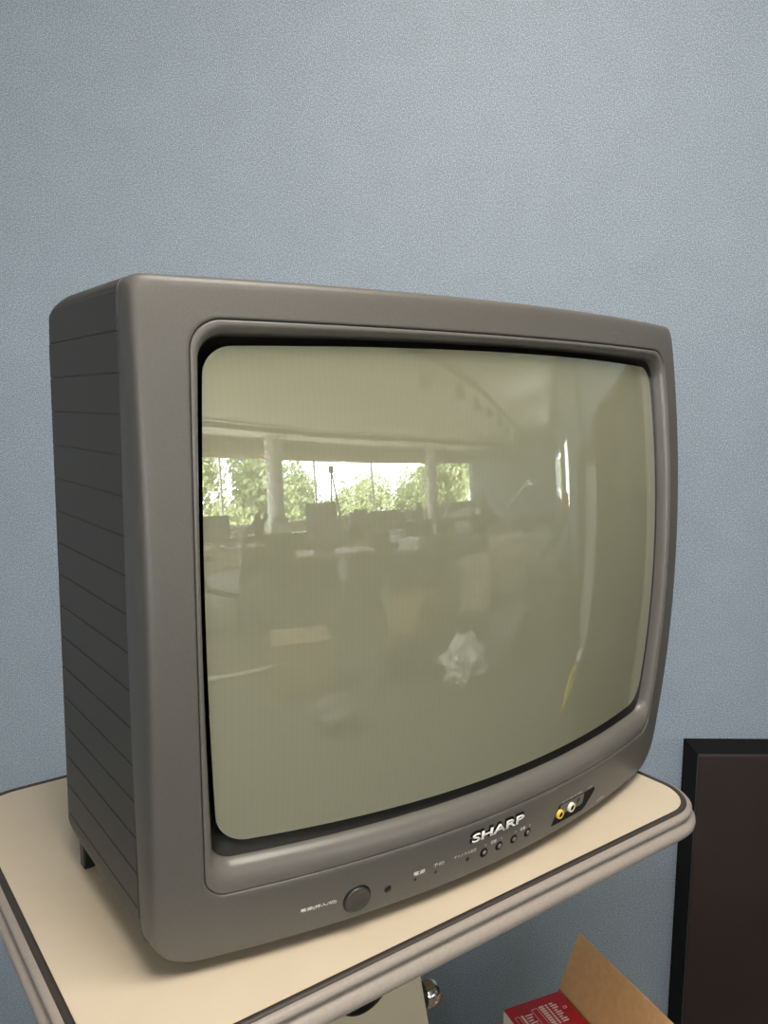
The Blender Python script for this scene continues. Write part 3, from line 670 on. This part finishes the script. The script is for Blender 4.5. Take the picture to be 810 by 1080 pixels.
# curved reading lamp and white bust like lamp head
t = thing('desk_lamp', 'white desk lamp with a long slanting arm on the low grey cabinet', 'lamp', (7.75, -1.35, .72), 0)
bm = bmesh.new(); lathe(bm, [(0, 0), (.10, 0), (.10, .02), (.02, .04), (0, .04)], None, 20); link_mesh('lamp_base', bm, MT['white'], t)
bm = bmesh.new(); tube(bm, [(0, 0, .03), (.05, .35, .22), (.1, .85, .52)], .014, 8); link_mesh('lamp_arm', bm, MT['white'], t)
bm = bmesh.new(); lathe(bm, [(0, .10), (.05, .09), (.12, 0), (.11, 0), (0, .07)], Matrix.Translation((.1, .9, .45)), 20); link_mesh('lamp_shade', bm, MT['white'], t, smooth=True)
# small clutter: boxes, pots, bags on desks and floor
cl_boxes = [((4.95, -3.0, .62), (.30, .22, .16), 'white', 'white box on the long grey desk'), ((5.45, -2.75, .62), (.22, .22, .25), 'grey', 'grey box on the long grey desk'), ((5.15, -3.75, .62), (.2, .16, .12), 'wood', 'brown box at the far end of the long grey desk'),
            ((7.6, -3.9, .62), (.3, .3, .3), 'dark', 'dark box on the long pale desk'), ((8.0, -3.0, .62), (.4, .25, .18), 'white', 'white box on the long pale desk'), ((8.3, -2.6, .62), (.25, .25, .26), 'grey', 'grey box on the long pale desk'),
            ((5.65, -1.85, .66), (.35, .3, .14), 'white', 'white box on the grey filing cabinet'), ((5.75, -1.5, .66), (.2, .2, .22), 'dark', 'dark box on the grey filing cabinet'), ((7.5, -1.9, .72), (.3, .25, .2), 'white', 'white box on the low grey cabinet'),
            ((3.55, -1.95, .70), (.3, .3, .10), 'white', 'flat white box on the dark drawer unit'), ((2.62, -4.6, .74), (.12, .12, .10), 'blue', 'small blue box beside the small monitor'), ((3.15, -3.15, .72), (.25, .2, .10), 'grey', 'flat grey box on the work desk'),
            ((2.9, -1.6, 0), (.5, .4, .40), 'wood', 'brown carton on the floor in the middle'), ((1.6, -2.0, 0), (.45, .35, .35), 'wood', 'brown carton on the floor nearest the table'), ((2.3, -1.3, 0), (.4, .4, .2), 'dark', 'flat dark case on the floor'),
            ((4.3, -1.2, 0), (.6, .5, .5), 'white_paint', 'pale crate on the floor by the filing cabinets'), ((3.0, -.35, 0), (.5, .35, .3), 'grey', 'grey crate on the floor near the whiteboard')]
for k, (p, s, m, lab) in enumerate(cl_boxes):
    t = thing('storage_box', lab, 'box', p, random.uniform(-.6, .9))
    bm = bmesh.new(); box(bm, -s[0] / 2, s[0] / 2, -s[1] / 2, s[1] / 2, 0, s[2] * .85); link_mesh('box_body', bm, MT[m], t, bevel=.005)
    bm = bmesh.new(); box(bm, -s[0] / 2 - .006, s[0] / 2 + .006, -s[1] / 2 - .006, s[1] / 2 + .006, s[2] * .85, s[2]); link_mesh('lid', bm, MT[m], t, bevel=.005)
for (p, r, m, lab, cat) in (((2.4, -.76, 0), .2, 'white', 'crumpled white plastic bag on the floor', 'bag'), ((4.0, -2.6, 0), .16, 'clear', 'pale crumpled bag under the work desk', 'bag'), ((1.35, -1.35, 0), .14, 'grey', 'grey crumpled cloth bundle on the floor', 'cloth')):
    bm = bmesh.new(); bmesh.ops.create_icosphere(bm, subdivisions=4, radius=r); rnd = random.Random(int(r * 1000))
    from mathutils import noise as mn
    for v in bm.verts:
        q = v.co.copy(); v.co *= 1 + .45 * mn.noise(q * 9) + .2 * mn.noise(q * 25); v.co.z = max(v.co.z * .8, -r * .5) + r * .5
    o = link_mesh('plastic_bag' if cat == 'bag' else 'cloth_bundle', bm, MT[m], smooth=False); o.location = p; tag(o, lab, cat)
# white tubes on the floor
for (x, y, rz, L_, lab) in ((.9, -2.6, .3, 1.0, 'long white tube lying on the floor'), (2.0, -2.2, -.3, .5, 'short white tube lying on the floor')):
    bm = bmesh.new(); tube(bm, [(0, 0, .02), (L_, 0, .02)], .018, 10); o = link_mesh('cardboard_tube', bm, MT['white']); o.location = (x, y, 0); o.rotation_euler = (0, 0, rz); tag(o, lab, 'tube')
# things along the blue wall to the right
t = thing('whiteboard', 'framed whiteboard standing against the added dark board on the wall', 'whiteboard', (2.65, .62, .15))
bm = bmesh.new(); box(bm, -.5, .5, 0, .02, .0, 1.1); link_mesh('board_face', bm, MT['clear'], t)
bm = bmesh.new(); box(bm, -.53, -.5, -.01, .03, -.0, 1.1); box(bm, .5, .53, -.01, .03, 0, 1.1); box(bm, -.53, .53, -.01, .03, -.03, 0); box(bm, -.53, .53, -.01, .03, 1.1, 1.13); box(bm, -.53, .53, -.01, .01, .62, .65); link_mesh('board_frame', bm, MT['dark'], t)
t = thing('hanging_banner', 'narrow pale sheet hanging from the ceiling along the blue wall', 'banner', (3.7, .60, CEIL), .1)
bm = bmesh.new()
for k in range(14):
    z = -.02 - k * .09
    box(bm, -.12 + .03 * math.sin(k), .12 + .03 * math.sin(k * 1.3), -.003 + .01 * math.sin(k * 2), .003 + .01 * math.sin(k * 2), z - .092, z)
link_mesh('sheet', bm, MT['clear'], t)
bm = bmesh.new(); tube(bm, [(-.16, 0, -.012), (.16, 0, -.012)], .012, 8); link_mesh('rod', bm, MT['dark'], t)
t = thing('orange_cushion', 'small orange bag hanging on the blue wall near the small window', 'bag', (6.05, .60, .76))
bm = bmesh.new(); lathe(bm, [(0, 0), (.10, .02), (.13, .1), (.11, .2), (.04, .26), (0, .26)], Matrix.Diagonal((1, .6, 1, 1)), 18); link_mesh('bag_body', bm, MT['orange'], t, smooth=True)
bm = bmesh.new(); tube(bm, [(-.03, 0, .25), (0, 0, .34), (.03, 0, .25)], .008, 6); link_mesh('strap', bm, MT['dark'], t)
t = thing('green_net', 'green mesh garment rack cover beside the blue wall', 'net', (4.07, .2, 0), 1.2)
bm = bmesh.new()
for k in range(9):
    tube(bm, [(-.3 + k * .03, 0, .5 + k * .01), (.05 + k * .03, 0, .85)], .006, 5)
tube(bm, [(-.32, 0, .5), (.32, 0, .9)], .012, 6); tube(bm, [(-.3, 0, 0), (-.3, 0, .52)], .012, 6); tube(bm, [(.3, 0, 0), (.3, 0, .9)], .012, 6)
link_mesh('net_frame', bm, MT['green'], t)
t = thing('yellow_reel', 'yellow square cable reel on the floor under the dark cabinet side', 'cable reel', (2.12, .45, 0), .5)
bm = bmesh.new(); box(bm, -.08, .08, -.02, .02, 0, .035); box(bm, -.08, .08, -.02, .02, .155, .19); box(bm, -.08, -.05, -.02, .02, .03, .16); box(bm, .05, .08, -.02, .02, .03, .16); link_mesh('reel_frame', bm, MT['yellowbox'], t, bevel=.008)
bm = bmesh.new(); tube(bm, [(.08, 0, .1), (.16, 0, .0), (.26, 0, .05), (.24, 0, .17), (.14, 0, .18)], .006, 6); link_mesh('cable', bm, MT['dark'], t)
bm = bmesh.new(); box(bm, .12, .20, -.03, .03, .19, .25); link_mesh('plug', bm, MT['white'], t, bevel=.01)
